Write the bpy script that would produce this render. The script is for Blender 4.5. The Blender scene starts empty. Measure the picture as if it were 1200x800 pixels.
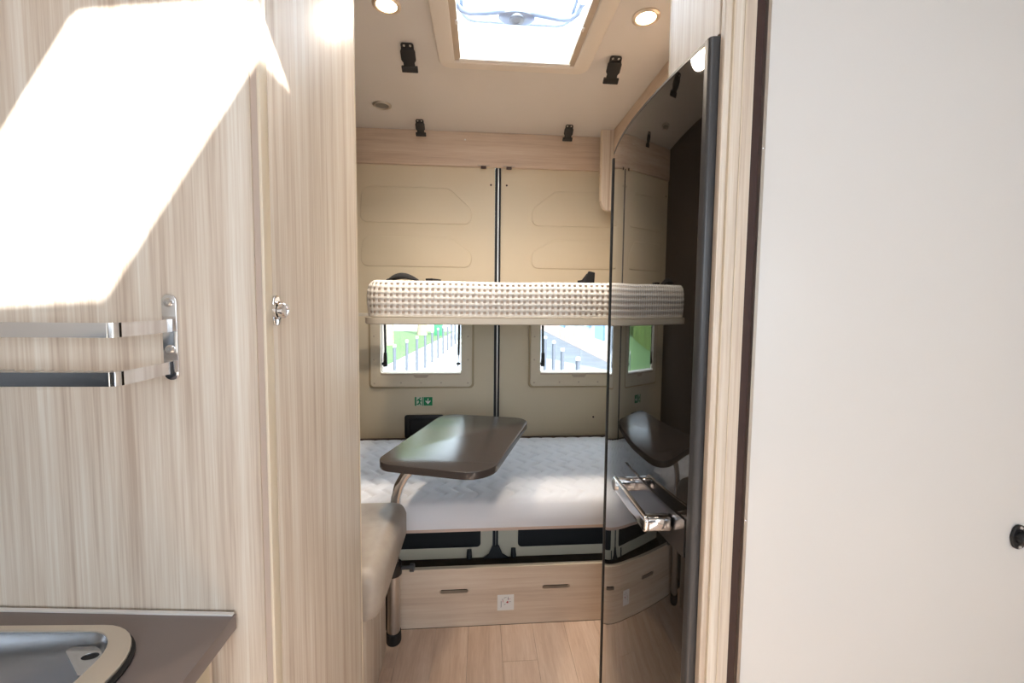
import bpy, bmesh, math, random
from mathutils import Vector, Matrix
from mathutils import noise as mnoise
random.seed(7)
sc = bpy.context.scene
C = sc.collection

# ------------------------------------------------------------------ camera
EYE = Vector((0.0, 0.0, 1.12))
yaw, pit, roll = math.radians(4.29), math.radians(3.65), 0.010
fw = Vector((math.sin(yaw)*math.cos(pit), math.cos(yaw)*math.cos(pit), -math.sin(pit)))
r0 = Vector((math.cos(yaw), -math.sin(yaw), 0))
u0 = r0.cross(fw)
rt = r0*math.cos(roll) + u0*math.sin(roll)
up = u0*math.cos(roll) - r0*math.sin(roll)
cd = bpy.data.cameras.new('camera'); cam = bpy.data.objects.new('camera', cd); C.objects.link(cam)
cam.matrix_world = Matrix(((rt.x, up.x, -fw.x, EYE.x), (rt.y, up.y, -fw.y, EYE.y), (rt.z, up.z, -fw.z, EYE.z), (0, 0, 0, 1)))
cd.sensor_width = 36.0; cd.lens = 36.0*480/1200; cd.shift_y = -18/1200
cd.clip_start = 0.01; cd.clip_end = 300
sc.camera = cam

# ------------------------------------------------------------------ sky, sun, exposure
w = bpy.data.worlds.new('world'); sc.world = w; w.use_nodes = True
bg = w.node_tree.nodes['Background']
bg.inputs[0].default_value = (0.80, 0.90, 1.0, 1); bg.inputs[1].default_value = 3.3
SUN = Vector((-0.5, 0.9, -0.72)).normalized()
sl = bpy.data.lights.new('sun', 'SUN'); sl.energy = 10; sl.angle = math.radians(0.7); sl.color = (1.0, 0.97, 0.92)
so = bpy.data.objects.new('sun', sl); C.objects.link(so); so.location = (3, -6, 6)
so.rotation_euler = SUN.to_track_quat('-Z', 'Y').to_euler()
def portal(loc, size, direction):
    l = bpy.data.lights.new('portal', 'AREA'); l.shape = 'RECTANGLE'; l.size, l.size_y = size; l.cycles.is_portal = True
    o = bpy.data.objects.new('portal', l); C.objects.link(o); o.location = loc
    o.rotation_euler = Vector(direction).to_track_quat('-Z', 'Y').to_euler()
portal((0.05, -2.05, 1.375), (1.26, 0.75), (0, 1, 0))
portal((1.06, -1.64, 0.85), (0.62, 1.5), (-1, 0, 0))
portal((0.008, -0.315, 2.0), (0.28, 0.47), (0, 0, -1))
vs = sc.view_settings
vs.view_transform = 'Standard'; vs.look = 'None'; vs.gamma = 1.0; vs.use_curve_mapping = False; vs.exposure = 1.22

# ------------------------------------------------------------------ materials
def mat(name, col, rough=0.5, metal=0.0, spec=0.5, coat=0.0, ior=1.5):
    m = bpy.data.materials.new(name); m.use_nodes = True
    b = m.node_tree.nodes['Principled BSDF']
    b.inputs['Base Color'].default_value = (*col, 1); b.inputs['Roughness'].default_value = rough
    b.inputs['Metallic'].default_value = metal; b.inputs['Specular IOR Level'].default_value = spec
    b.inputs['Coat Weight'].default_value = coat; b.inputs['IOR'].default_value = ior
    return m
def nodes(m): return m.node_tree.nodes, m.node_tree.links, m.node_tree.nodes['Principled BSDF']
def grain(name, cols, scale, rough=0.42, fine=None, bump=0.05, detail=6, dist=0.0, stops=(0.32, 0.5, 0.68)):
    """Wood laminate: noise stretched along the grain; cols dark / mid / light."""
    m = mat(name, cols[1], rough); N, L, b = nodes(m)
    tc = N.new('ShaderNodeTexCoord')
    oi = N.new('ShaderNodeObjectInfo')
    ad = N.new('ShaderNodeVectorMath'); ad.operation = 'ADD'
    L.new(tc.outputs['Object'], ad.inputs[0])
    mr = N.new('ShaderNodeVectorMath'); mr.operation = 'SCALE'; mr.inputs[0].default_value = (0.0, 0.0, 7.0)
    L.new(oi.outputs['Random'], mr.inputs['Scale']); L.new(mr.outputs[0], ad.inputs[1])
    def nz(sc_, det):
        mp = N.new('ShaderNodeMapping'); mp.inputs['Scale'].default_value = sc_
        L.new(ad.outputs[0], mp.inputs[0])
        n = N.new('ShaderNodeTexNoise'); n.inputs['Scale'].default_value = 1.0; n.inputs['Detail'].default_value = det
        n.inputs['Roughness'].default_value = 0.62; n.inputs['Distortion'].default_value = dist
        L.new(mp.outputs[0], n.inputs['Vector']); return n
    a = nz(scale, detail); f = nz(fine or tuple(s*6 for s in scale), 3)
    mx = N.new('ShaderNodeMath'); mx.operation = 'MULTIPLY_ADD'; mx.inputs[1].default_value = 0.38
    L.new(f.outputs['Fac'], mx.inputs[0])
    m2 = N.new('ShaderNodeMath'); m2.operation = 'MULTIPLY'; m2.inputs[1].default_value = 0.62
    L.new(a.outputs['Fac'], m2.inputs[0]); L.new(m2.outputs[0], mx.inputs[2])
    cr = N.new('ShaderNodeValToRGB'); L.new(mx.outputs[0], cr.inputs[0])
    e = cr.color_ramp.elements
    e[0].position = stops[0]; e[0].color = (*cols[0], 1); e[1].position = stops[2]; e[1].color = (*cols[2], 1)
    k = e.new(stops[1]); k.color = (*cols[1], 1)
    L.new(cr.outputs[0], b.inputs['Base Color'])
    bp = N.new('ShaderNodeBump'); bp.inputs['Strength'].default_value = bump; bp.inputs['Distance'].default_value = 0.002
    L.new(mx.outputs[0], bp.inputs['Height']); L.new(bp.outputs[0], b.inputs['Normal'])
    return m
def bumpy(m, scale, strength, dist=0.001, voro=False):
    N, L, b = nodes(m)
    tc = N.new('ShaderNodeTexCoord')
    n = N.new('ShaderNodeTexVoronoi' if voro else 'ShaderNodeTexNoise'); n.inputs['Scale'].default_value = scale
    L.new(tc.outputs['Object'], n.inputs['Vector'])
    bp = N.new('ShaderNodeBump'); bp.inputs['Strength'].default_value = strength; bp.inputs['Distance'].default_value = dist
    L.new(n.outputs[0], bp.inputs['Height']); L.new(bp.outputs[0], b.inputs['Normal'])
    return m
def mottled(m, c0, c1, scale):
    N, L, b = nodes(m)
    tc = N.new('ShaderNodeTexCoord'); n = N.new('ShaderNodeTexNoise'); n.inputs['Scale'].default_value = scale; n.inputs['Detail'].default_value = 5
    L.new(tc.outputs['Object'], n.inputs['Vector'])
    cr = N.new('ShaderNodeValToRGB'); L.new(n.outputs[0], cr.inputs[0])
    cr.color_ramp.elements[0].position = 0.3; cr.color_ramp.elements[0].color = (*c0, 1)
    cr.color_ramp.elements[1].position = 0.7; cr.color_ramp.elements[1].color = (*c1, 1)
    L.new(cr.outputs[0], b.inputs['Base Color']); return m
def emit(name, col, s):
    m = bpy.data.materials.new(name); m.use_nodes = True
    N, L = m.node_tree.nodes, m.node_tree.links
    N.remove(N['Principled BSDF']); e = N.new('ShaderNodeEmission')
    e.inputs[0].default_value = (*col, 1); e.inputs[1].default_value = s
    L.new(e.outputs[0], N['Material Output'].inputs[0]); return m
def mixmat(name, parts):
    """parts: list of (kind, colour, rough/None, weight) blended in order."""
    m = bpy.data.materials.new(name); m.use_nodes = True
    N, L = m.node_tree.nodes, m.node_tree.links
    N.remove(N['Principled BSDF']); cur = None
    for kind, col, rough, wt in parts:
        s = N.new({'transparent': 'ShaderNodeBsdfTransparent', 'translucent': 'ShaderNodeBsdfTranslucent', 'glossy': 'ShaderNodeBsdfGlossy', 'diffuse': 'ShaderNodeBsdfDiffuse'}[kind])
        s.inputs[0].default_value = (*col, 1)
        if rough is not None: s.inputs['Roughness'].default_value = rough
        if cur is None: cur = s
        else:
            x = N.new('ShaderNodeMixShader'); x.inputs[0].default_value = wt
            L.new(cur.outputs[0], x.inputs[1]); L.new(s.outputs[0], x.inputs[2]); cur = x
    L.new(cur.outputs[0], N['Material Output'].inputs[0]); return m

WOODV = grain('laminate_upright_grain', ((0.57, 0.455, 0.36), (0.75, 0.655, 0.55), (0.90, 0.845, 0.76)), (46, 46, 0.9), fine=(300, 300, 5), stops=(0.36, 0.5, 0.66))
WOODH = grain('laminate_level_grain', ((0.54, 0.40, 0.30), (0.68, 0.54, 0.42), (0.76, 0.64, 0.52)), (1.1, 10, 22), fine=(5, 60, 130))
WOODS = grain('laminate_side_grain', ((0.54, 0.40, 0.30), (0.68, 0.54, 0.42), (0.76, 0.64, 0.52)), (10, 1.1, 22), fine=(60, 5, 130))
WOODF = grain('floor_plank_vinyl', ((0.58, 0.40, 0.29), (0.69, 0.51, 0.39), (0.80, 0.63, 0.51)), (26, 2.2, 26), fine=(190, 14, 190), dist=0.6, rough=0.38)
BAND = mat('cream_edge_band', (0.80, 0.70, 0.55), 0.4)
GAPW = mat('taupe_corner_strip', (0.55, 0.45, 0.38), 0.45)
CREAM = bumpy(mat('cream_door_lining', (0.72, 0.63, 0.47), 0.55), 900, 0.06)
CREAMD = mat('tan_window_rim', (0.50, 0.40, 0.25), 0.55)
FRAMEC = bumpy(mat('ivory_window_frame', (0.74, 0.66, 0.52), 0.5), 700, 0.05)
CEIL = bumpy(mat('off_white_ceiling', (0.72, 0.70, 0.685), 0.6), 500, 0.05)
LINING = mat('grey_wall_lining', (0.62, 0.58, 0.52), 0.7)
DARKLIN = bumpy(mat('shade_brown_lining', (0.10, 0.075, 0.055), 0.9), 600, 0.2)  # lining colour darkened as if shaded, for the fridge door reflection
HATCHF = mat('ivory_hatch_plastic', (0.78, 0.73, 0.67), 0.35)
HATCHR = mat('tan_hatch_rail', (0.55, 0.46, 0.36), 0.4)
DOME = mixmat('milky_acrylic', [('translucent', (0.93, 0.97, 1.0), None, 0), ('glossy', (1, 1, 1), 0.1, 0.06)])
BARM = mixmat('clear_acrylic_rib', [('translucent', (0.30, 0.38, 0.50), None, 0), ('diffuse', (0.45, 0.52, 0.62), None, 0.5), ('glossy', (1, 1, 1), 0.1, 0.08)])
GLASS = mixmat('window_glass', [('transparent', (0.94, 0.97, 0.98), None, 0), ('glossy', (1, 1, 1), 0.01, 0.05)])
BLACKP = mat('black_plastic', (0.012, 0.012, 0.013), 0.4)
BLACKR = mat('black_rubber', (0.010, 0.010, 0.011), 0.6)
BLACKF = bumpy(mat('black_webbing', (0.012, 0.012, 0.014), 0.85), 900, 0.3)
CHROME = mat('chrome', (0.82, 0.82, 0.84), 0.09, 1.0)
STEEL = bumpy(mat('brushed_steel', (0.62, 0.61, 0.60), 0.28, 1.0), 300, 0.04)
ALU = mat('aluminium', (0.66, 0.63, 0.58), 0.35, 1.0)
PLATEM = mat('satin_handle_plate', (0.20, 0.20, 0.21), 0.22, 1.0)
SINKM = bumpy(mat('stainless_sink', (0.56, 0.58, 0.61), 0.24, 1.0), 200, 0.03)
RIMM = bumpy(mat('satin_sink_rim', (0.72, 0.66, 0.58), 0.42, 0.75), 300, 0.04)
GLOSS = mat('black_gloss_glass', (0.010, 0.009, 0.008), 0.025, 0.0, 0.5, 0.4, 1.72)
nodes(GLOSS)[2].inputs['Coat IOR'].default_value = 1.5
nodes(GLOSS)[2].inputs['Coat Roughness'].default_value = 0.02
DGREY = mat('dark_grey_trim', (0.055, 0.056, 0.06), 0.33)
WORK = bumpy(mat('taupe_worktop', (0.22, 0.18, 0.172), 0.36), 500, 0.05)
TABLE = bumpy(mat('dark_taupe_table', (0.055, 0.045, 0.042), 0.22), 600, 0.04)
TABEDGE = mat('table_edge_band', (0.105, 0.085, 0.075), 0.4)
WHITEP = bumpy(mat('white_panel_laminate', (0.80, 0.80, 0.79), 0.30), 420, 0.05)
BROWN = mat('dark_brown_seal', (0.050, 0.024, 0.020), 0.5)
WHITE = mat('white_plastic', (0.85, 0.84, 0.82), 0.4)
QUILT = bumpy(mat('white_quilted_ticking', (0.80, 0.82, 0.88), 0.85), 800, 0.15)
BEDLINE = mat('pale_pink_bed_board', (0.62, 0.48, 0.42), 0.6)
PLY = mottled(mat('bounce_dark_plywood', (0.12, 0.07, 0.04), 0.8), (0.09, 0.05, 0.03), (0.15, 0.09, 0.055), 14)  # board colour darkened to cut bounced light under the bed
NETM = bumpy(mat('white_spacer_net', (0.86, 0.84, 0.81), 0.9), 900, 0.2)
NETB = mat('beige_mattress_core', (0.76, 0.63, 0.53), 0.9)
RAILM = mat('pale_bunk_rail', (0.66, 0.61, 0.52), 0.4)
LEATHER = bumpy(mottled(mat('taupe_leatherette', (0.40, 0.34, 0.28), 0.42), (0.36, 0.30, 0.25), (0.42, 0.36, 0.30), 30), 420, 0.18, voro=True)
GREEN = mat('sign_green', (0.0, 0.23, 0.08), 0.5)
PALEG = mat('sign_pale', (0.62, 0.68, 0.55), 0.5)
RED = mat('print_red', (0.5, 0.03, 0.05), 0.5)
INK = mat('print_ink', (0.08, 0.08, 0.14), 0.5)
LAMPG = emit('lamp_glow', (1.0, 0.74, 0.42), 14)
LAMPRING = mat('lamp_ring_nickel', (0.72, 0.62, 0.52), 0.3, 0.6)
FROST = mat('frosted_lamp_lens', (0.20, 0.19, 0.17), 0.3)
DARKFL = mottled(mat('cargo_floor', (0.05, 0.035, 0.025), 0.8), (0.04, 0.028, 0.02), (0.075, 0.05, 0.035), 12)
# outdoors
ASPH = mottled(mat('pale_road', (0.19, 0.2, 0.22), 0.9), (0.17, 0.18, 0.2), (0.22, 0.23, 0.25), 2)
PATH = mottled(mat('pale_pavement', (0.25, 0.25, 0.25), 0.9), (0.22, 0.22, 0.22), (0.28, 0.28, 0.28), 3)
KERB = mat('kerb_stone', (0.33, 0.33, 0.33), 0.9)
GRASS = mottled(mat('lawn', (0.05, 0.11, 0.03), 0.95), (0.035, 0.085, 0.02), (0.07, 0.14, 0.04), 6)
HEDGE = mottled(mat('hedge_leaf', (0.06, 0.11, 0.02), 0.9), (0.03, 0.07, 0.012), (0.12, 0.18, 0.04), 9)
BARK = mottled(mat('bark', (0.24, 0.19, 0.13), 0.95), (0.18, 0.14, 0.09), (0.32, 0.26, 0.19), 12)
POST = mat('grey_post_paint', (0.06, 0.068, 0.085), 0.6)
BLUE = mat('blue_shutter', (0.20, 0.34, 0.52), 0.6)
FACADE = mottled(mat('pale_render', (0.42, 0.40, 0.39), 0.9), (0.38, 0.36, 0.35), (0.46, 0.44, 0.42), 1.5)
PLINTH = mottled(mat('pink_plinth', (0.50, 0.36, 0.30), 0.9), (0.45, 0.32, 0.27), (0.55, 0.41, 0.35), 2)
PANEG = mat('dark_window_pane', (0.16, 0.20, 0.26), 0.1)
BINM = mat('green_bin', (0.02, 0.15, 0.07), 0.5)

# ------------------------------------------------------------------ helpers
def wpos(o):
    p = Vector((0, 0, 0))
    while o is not None: p = p + o.location; o = o.parent
    return p
def tag(o, label, cat, group=None):
    o['label'] = label; o['category'] = cat
    if group: o['group'] = group
    return o
def struct(o, label=None):
    o['kind'] = 'structure'
    if label: o['label'] = label
    return o
def thing(name, loc, label, cat, group=None):
    o = bpy.data.objects.new(name, None); C.objects.link(o); o.location = loc; o.empty_display_size = 0.05
    return tag(o, label, cat, group)
def sthing(name, loc, label=None):
    o = bpy.data.objects.new(name, None); C.objects.link(o); o.location = loc; o.empty_display_size = 0.05
    return struct(o, label)
def link(name, me, m, parent=None, smooth=False):
    o = bpy.data.objects.new(name, me); C.objects.link(o)
    for mm in (m if isinstance(m, (list, tuple)) else [m]): me.materials.append(mm)
    if parent is not None: o.parent = parent; o.location = -wpos(parent)
    if smooth:
        for p in me.polygons: p.use_smooth = True
    return o
def from_bm(name, bm, m, parent=None, smooth=False):
    bmesh.ops.recalc_face_normals(bm, faces=bm.faces)
    me = bpy.data.meshes.new(name); bm.to_mesh(me); bm.free()
    return link(name, me, m, parent, smooth)
def bx(bm, x0, x1, y0, y1, z0, z1):
    v = [bm.verts.new((x, y, z)) for z in (z0, z1) for y in (y0, y1) for x in (x0, x1)]
    for f in ((0, 2, 3, 1), (4, 5, 7, 6), (0, 1, 5, 4), (2, 6, 7, 3), (0, 4, 6, 2), (1, 3, 7, 5)): bm.faces.new([v[i] for i in f])
def box(name, b, m, parent=None, bev=0.0, seg=2, smooth=None):
    bm = bmesh.new(); bx(bm, *b)
    if bev: bmesh.ops.bevel(bm, geom=list(bm.edges), offset=bev, segments=seg, profile=0.5, affect='EDGES', clamp_overlap=True)
    o = from_bm(name, bm, m, parent, bool(bev) if smooth is None else smooth)
    if bev: autosmooth(o.data)
    return o
def boxes(name, bs, m, parent=None):
    bm = bmesh.new()
    for b in bs: bx(bm, *b)
    return from_bm(name, bm, m, parent)
def autosmooth(me, ang=35):
    bm = bmesh.new(); bm.from_mesh(me)
    for f in bm.faces: f.smooth = True
    for e in bm.edges:
        if len(e.link_faces) == 2 and e.calc_face_angle(0) > math.radians(ang): e.smooth = False
    bm.to_mesh(me); bm.free()
def rrect(x0, y0, x1, y1, r, n=6):
    return rpoly([(x0, y0), (x1, y0), (x1, y1), (x0, y1)], r, n)
def rpoly(pts, r, n=7):
    out = []; N = len(pts); rs = r if isinstance(r, (list, tuple)) else [r]*N
    for i, p in enumerate(pts):
        p = Vector(p); a = Vector(pts[i-1])-p; b = Vector(pts[(i+1) % N])-p; la, lb = a.length, b.length
        a.normalize(); b.normalize(); ang = a.angle(b)
        if rs[i] <= 1e-6: out.append(tuple(p)); continue
        t = min(rs[i]/math.tan(ang/2), la*0.49, lb*0.49); rr = t*math.tan(ang/2)
        c = p + (a+b).normalized()*(rr/math.sin(ang/2))
        s = p+a*t-c; e = p+b*t-c
        a0 = math.atan2(s.y, s.x); d = math.atan2(e.y, e.x)-a0
        while d > math.pi: d -= 2*math.pi
        while d < -math.pi: d += 2*math.pi
        for k in range(n+1):
            q = a0+d*k/n; out.append((c.x+rr*math.cos(q), c.y+rr*math.sin(q)))
    return out
def circ(x, y, r, n=24, ry=None): return [(x+r*math.cos(2*math.pi*k/n), y+(ry or r)*math.sin(2*math.pi*k/n)) for k in range(n)]
def MY(Y): return Matrix(((1, 0, 0, 0), (0, 0, -1, Y), (0, 1, 0, 0), (0, 0, 0, 1)))      # outline (x, z), front faces -Y
def MX(X): return Matrix(((0, 0, 1, X), (1, 0, 0, 0), (0, 1, 0, 0), (0, 0, 0, 1)))       # outline (y, z), front faces +X
def MZ(Z): return Matrix.Translation((0, 0, Z))
def plate(name, outline, holes, t, M, m, parent=None, bev=0.0, seg=2):
    """A flat body of thickness t whose back lies on M's plane and whose front stands t proud of it."""
    cu = bpy.data.curves.new(name, 'CURVE'); cu.dimensions = '2D'; cu.fill_mode = 'BOTH'
    for ring in [outline]+list(holes):
        s = cu.splines.new('POLY'); s.points.add(len(ring)-1)
        for p, q in zip(s.points, ring): p.co = (q[0], q[1], 0, 1)
        s.use_cyclic_u = True
    cu.extrude = max(t/2-bev, 0.0001); cu.bevel_depth = bev; cu.bevel_resolution = seg; cu.offset = -bev
    o = bpy.data.objects.new(name, cu); C.objects.link(o)
    dg = bpy.context.evaluated_depsgraph_get(); dg.update()
    me = bpy.data.meshes.new_from_object(o.evaluated_get(dg))
    bpy.data.objects.remove(o); bpy.data.curves.remove(cu)
    me.name = name
    me.transform(M @ Matrix.Translation((0, 0, t/2))); me.materials.clear()
    bm = bmesh.new(); bm.from_mesh(me); bmesh.ops.remove_doubles(bm, verts=bm.verts, dist=1e-5)
    bmesh.ops.recalc_face_normals(bm, faces=bm.faces); bm.to_mesh(me); bm.free()
    ob = link(name, me, m, parent); autosmooth(me); return ob
def tube(name, pts, r, m, parent=None, n=14, flat=None, cap=True):
    """Sweep a round section (or, with flat=(w, h), a flat strip upright in z) along pts."""
    bm = bmesh.new(); rings = []; P = [Vector(p) for p in pts]; side = None
    for i, p in enumerate(P):
        t = ((P[i+1]-p) if i == 0 else (p-P[i-1]) if i == len(P)-1 else (P[i+1]-P[i-1])).normalized()
        if flat or side is None:
            ref = Vector((0, 0, 1)) if abs(t.z) < 0.9 or flat else Vector((1, 0, 0))
            side = t.cross(ref).normalized()
        else: side = (side-t*side.dot(t)).normalized()
        q = side.cross(t).normalized()
        if flat: ring = [bm.verts.new(p+side*a*flat[0]/2+q*b*flat[1]/2) for a, b in ((-1, -1), (1, -1), (1, 1), (-1, 1))]
        else:
            rr = r[i] if isinstance(r, (list, tuple)) else r
            ring = [bm.verts.new(p+side*rr*math.cos(2*math.pi*k/n)+q*rr*math.sin(2*math.pi*k/n)) for k in range(n)]
        rings.append(ring)
    k = len(rings[0])
    for a, b in zip(rings, rings[1:]):
        for j in range(k): bm.faces.new((a[j], a[(j+1) % k], b[(j+1) % k], b[j]))
    if cap: bm.faces.new(rings[0]); bm.faces.new(rings[-1])
    o = from_bm(name, bm, m, parent, True); autosmooth(o.data); return o
def lathe(name, prof, origin, axis, m, parent=None, n=28, sx=1.0):
    """prof: (radius, height along axis). axis one of 'X','Y','Z' with sign ('-Z')."""
    ax = {'X': Vector((1, 0, 0)), 'Y': Vector((0, 1, 0)), 'Z': Vector((0, 0, 1))}[axis[-1]]*(-1 if axis[0] == '-' else 1)
    a = Vector((0, 0, 1)) if axis[-1] != 'Z' else Vector((1, 0, 0)); b = ax.cross(a)
    bm = bmesh.new(); rings = []
    for r, h in prof:
        rings.append([bm.verts.new(Vector(origin)+ax*h+(a*math.cos(2*math.pi*k/n)*sx+b*math.sin(2*math.pi*k/n))*max(r, 1e-5)) for k in range(n)])
    for p, q in zip(rings, rings[1:]):
        for j in range(n): bm.faces.new((p[j], p[(j+1) % n], q[(j+1) % n], q[j]))
    bm.faces.new(rings[0]); bm.faces.new(rings[-1])
    o = from_bm(name, bm, m, parent, True); autosmooth(o.data); return o
def arc(c, r, a0, a1, n, f): return [f(c[0]+r*math.cos(a0+(a1-a0)*k/n), c[1]+r*math.sin(a0+(a1-a0)*k/n)) for k in range(n+1)]
def screw(parent, x, y, z, axis, r=0.004, m=None): return lathe('screw', [(r, 0), (r, 0.0012), (r*0.6, 0.0022), (r*0.25, 0.0022), (r*0.2, 0.0012)], (x, y, z), axis, m or CHROME, parent, 12)

ZC = 1.95; YB = 2.12          # ceiling underside, face of the rear doors

# ------------------------------------------------------------------ setting: floor, walls, ceiling
fl = struct(box('floor', (-0.95, 1.05, -2.05, 1.36, -0.06, -0.012), DARKFL), 'pale oak plank floor of the van')
x = -0.95 + 0.031
row = 0
pm = {}
while x < 1.05:
    w_ = min(0.11, 1.05-x); y = -2.05 + [0.0, -0.55, -0.2, -0.75][row % 4]*1.0
    while y < 1.345:
        a, b = max(y, -2.05), min(y+0.95, 1.345)
        if b-a > 0.02:
            key = (round(w_, 3), round(b-a, 3))
            if key not in pm:
                bm = bmesh.new(); bx(bm, 0.0004, w_-0.0004, 0.0004, b-a-0.0004, -0.012, 0)
                me = bpy.data.meshes.new('plank'); bmesh.ops.recalc_face_normals(bm, faces=bm.faces); bm.to_mesh(me); bm.free(); me.materials.append(WOODF); pm[key] = me
            o = bpy.data.objects.new('plank', pm[key]); C.objects.link(o); o.parent = fl; o.location = (x, a, 0)
        y += 0.95
    x += 0.11; row += 1
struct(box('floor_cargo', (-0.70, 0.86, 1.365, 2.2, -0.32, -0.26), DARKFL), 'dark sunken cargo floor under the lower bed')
struct(boxes('wall_left', [(-0.99, -0.95, -2.05, 0.94, 0.0, 1.95), ], LINING), 'pale side lining of the van behind the kitchen')
struct(boxes('wall_left_lining', [(-0.95, -0.66, 0.94, 0.955, 0, 1.95), (-0.70, -0.66, 0.900, 2.2, -0.26, 1.95)], DARKLIN), 'side lining beyond the wardrobe coloured dark brown for its reflection in the fridge')
struct(boxes('wall_right', [(1.05, 1.09, -2.05, -1.95, 0, 1.95), (1.05, 1.09, -1.33, 1.06, 0, 1.95), (1.05, 1.09, -1.95, -1.33, 1.6, 1.95), (1.05, 1.09, -1.95, -1.33, 0, 0.1),
                            (0.82, 1.05, 1.045, 1.06, 0, 1.95), (0.82, 0.86, 1.06, 2.2, -0.26, 1.95)], LINING), 'pale side lining behind the fridge')
struct(boxes('wall_front', [(-0.99, 1.09, -2.09, -2.05, 0, 1.0), (-0.99, 1.09, -2.09, -2.05, 1.75, 1.95), (-0.99, -0.58, -2.09, -2.05, 1.0, 1.75), (0.68, 1.09, -2.09, -2.05, 1.0, 1.75)], LINING), 'cab end of the van behind the camera')
dsh = thing('added_dashboard', (0.05, -1.85, 0), 'unseen black cab front added below the windscreen to darken the rack reflections', 'added_dashboard')  # unseen block added for dark reflections in the rack bands
box('shell', (-0.94, 1.04, -2.045, -1.75, 0.30, 0.86), BLACKP, dsh, bev=0.05, seg=4)
box('foot_panel', (-0.94, 1.04, -2.045, -1.95, 0.001, 0.30), BLACKP, dsh)
HX0, HX1, HY0, HY1 = -0.095, 0.317, 1.035, 1.466        # rear hatch opening
GX0, GX1, GY0, GY1 = -0.130, 0.146, -0.55, -0.080       # added front hatch opening, sized for the sun patch
R = [(-0.99, 1.09, -2.09, GY0, ZC, 1.985), (-0.99, GX0, GY0, GY1, ZC, 1.985), (GX1, 1.09, GY0, GY1, ZC, 1.985), (-0.99, 1.09, GY1, HY0, ZC, 1.985),
     (-0.99, HX0, HY0, HY1, ZC, 1.985), (HX1, 1.09, HY0, HY1, ZC, 1.985), (-0.99, 1.09, HY1, 2.24, ZC, 1.985)]
struct(boxes('ceiling', R, CEIL), 'off white flat ceiling of the van')

# ------------------------------------------------------------------ rear doors (setting)
def rear_door(n, x0, x1, hole, frame, mirror, label):
    d = sthing('door_%d' % n, ((x0+x1)/2, YB, -0.26), label)
    hx0, hx1, hz0, hz1 = hole
    plate('lining', [(x0, -0.26), (x1, -0.26), (x1, 1.80), (x0, 1.80)], [rrect(hx0-0.02, hz0-0.02, hx1+0.02, hz1+0.02, 0.03)], 0.03, MY(YB+0.03), CREAM, d)
    # two pressed panels above the bunk, slanted towards the middle seam
    for zt, zb in ((1.677, 1.500), (1.432, 1.283)):
        if mirror: pts = [(0.256, zb), (0.80, zb), (0.80, zt), (0.375, zt), (0.256, zb+0.085)]
        else: pts = [(-0.605, zb), (-0.052, zb), (-0.052, zb+0.075), (-0.165, zt), (-0.595, zt)]
        rr = [0.035, 0.035, 0.05, 0.06, 0.05]
        ring = rpoly(pts, rr)
        cx = sum(p[0] for p in pts)/5; cz = sum(p[1] for p in pts)/5
        plate('pressed_panel', ring, [], 0.005, MY(YB+0.001), CREAM, d, bev=0.0038, seg=3)
    # lower pressed frame and black pocket under the bed
    if mirror: pk = rrect(0.203, -0.205, 0.70, 0.04, 0.02)
    else: pk = rrect(-0.52, -0.198, 0.002, 0.04, 0.02)
    plate('lower_pocket', pk, [], 0.004, MY(YB), BLACKP, d, bev=0.001)
    hx = 0.178 if mirror else -0.058
    tube('stop_hook', [(hx, YB-0.004, -0.21), (hx, YB-0.012, -0.245), (hx, YB-0.006, -0.258)], [0.012, 0.015, 0.012], BLACKR, d)
    return d
WL = (-0.506, -0.103, 0.742, 1.10); WR = (0.308, 0.715, 0.742, 1.10)
d1 = rear_door(1, -0.66, 0.066, WL, None, False, 'cream lined rear door with a small window facing the lawn')
d2 = rear_door(2, 0.096, 0.82, WR, None, True, 'cream lined rear door with a small window facing the pale house')
# black recessed grab pocket on the first door
gp = plate('grab_pocket', rrect(-0.392, 0.40, -0.192, 0.522, 0.012), [rrect(-0.365, 0.41, -0.215, 0.500, 0.01)], 0.012, MY(YB), BLACKP, d1, bev=0.003)
plate('recess', rrect(-0.375, 0.405, -0.205, 0.51, 0.01), [], 0.002, MY(YB), BLACKR, gp)
for (cx, cz, par) in ((-0.635, 1.70, d1), (0.045, 1.70, d1), (0.125, 1.70, d2), (0.60, 0.50, d2)): screw(par, cx, YB, cz, '-Y', 0.005, BROWN)
seal = struct(boxes('trim_1', [(0.067, 0.080, YB-0.006, YB+0.03, -0.25, 1.785), (0.085, 0.095, YB-0.008, YB+0.03, -0.25, 1.785)], BLACKR), 'black rubber seal between the two rear doors')
box('glint_strip', (0.0795, 0.0855, YB-0.004, YB+0.03, -0.25, 1.785), ALU, seal)
bm = bmesh.new()
fp = [(0.012, -0.259), (0.155, -0.259), (0.118, -0.235), (0.10, -0.19), (0.066, -0.19), (0.045, -0.235)]
plate('seal_foot', fp, [], 0.008, MY(YB-0.006), BLACKR, seal, bev=0.001); bm.free()
struct(box('trim_2', (-0.66, 0.82, YB-0.022, YB-0.0005, 0.330, 0.400), BROWN), 'dark brown strip standing in for the gap shadow behind the mattress')  # dark strip stands in for the shadow in the gap behind the mattress
hd = struct(plate('trim_3', [(-0.66, 1.783), (0.82, 1.783), (0.82, ZC-0.001), (-0.66, ZC-0.001)], [], 0.022, MY(YB-0.001), WOODH, None, bev=0.002), 'pale wood header board above the rear doors')
for cx in (0.007, 0.134):
    k = box('catch_plate', (cx-0.030, cx+0.030, YB-0.030, YB-0.023, 1.783, 1.789), HATCHR, hd)
    box('catch', (cx-0.013, cx+0.013, YB-0.034, YB-0.022, 1.772, 1.783), BROWN, hd)
lathe('screw_cover', [(0.004, 0), (0.004, 0.001), (0.001, 0.002)], (-0.085, YB-0.023, 1.91), '-Y', WHITE, hd, 12)

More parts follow.
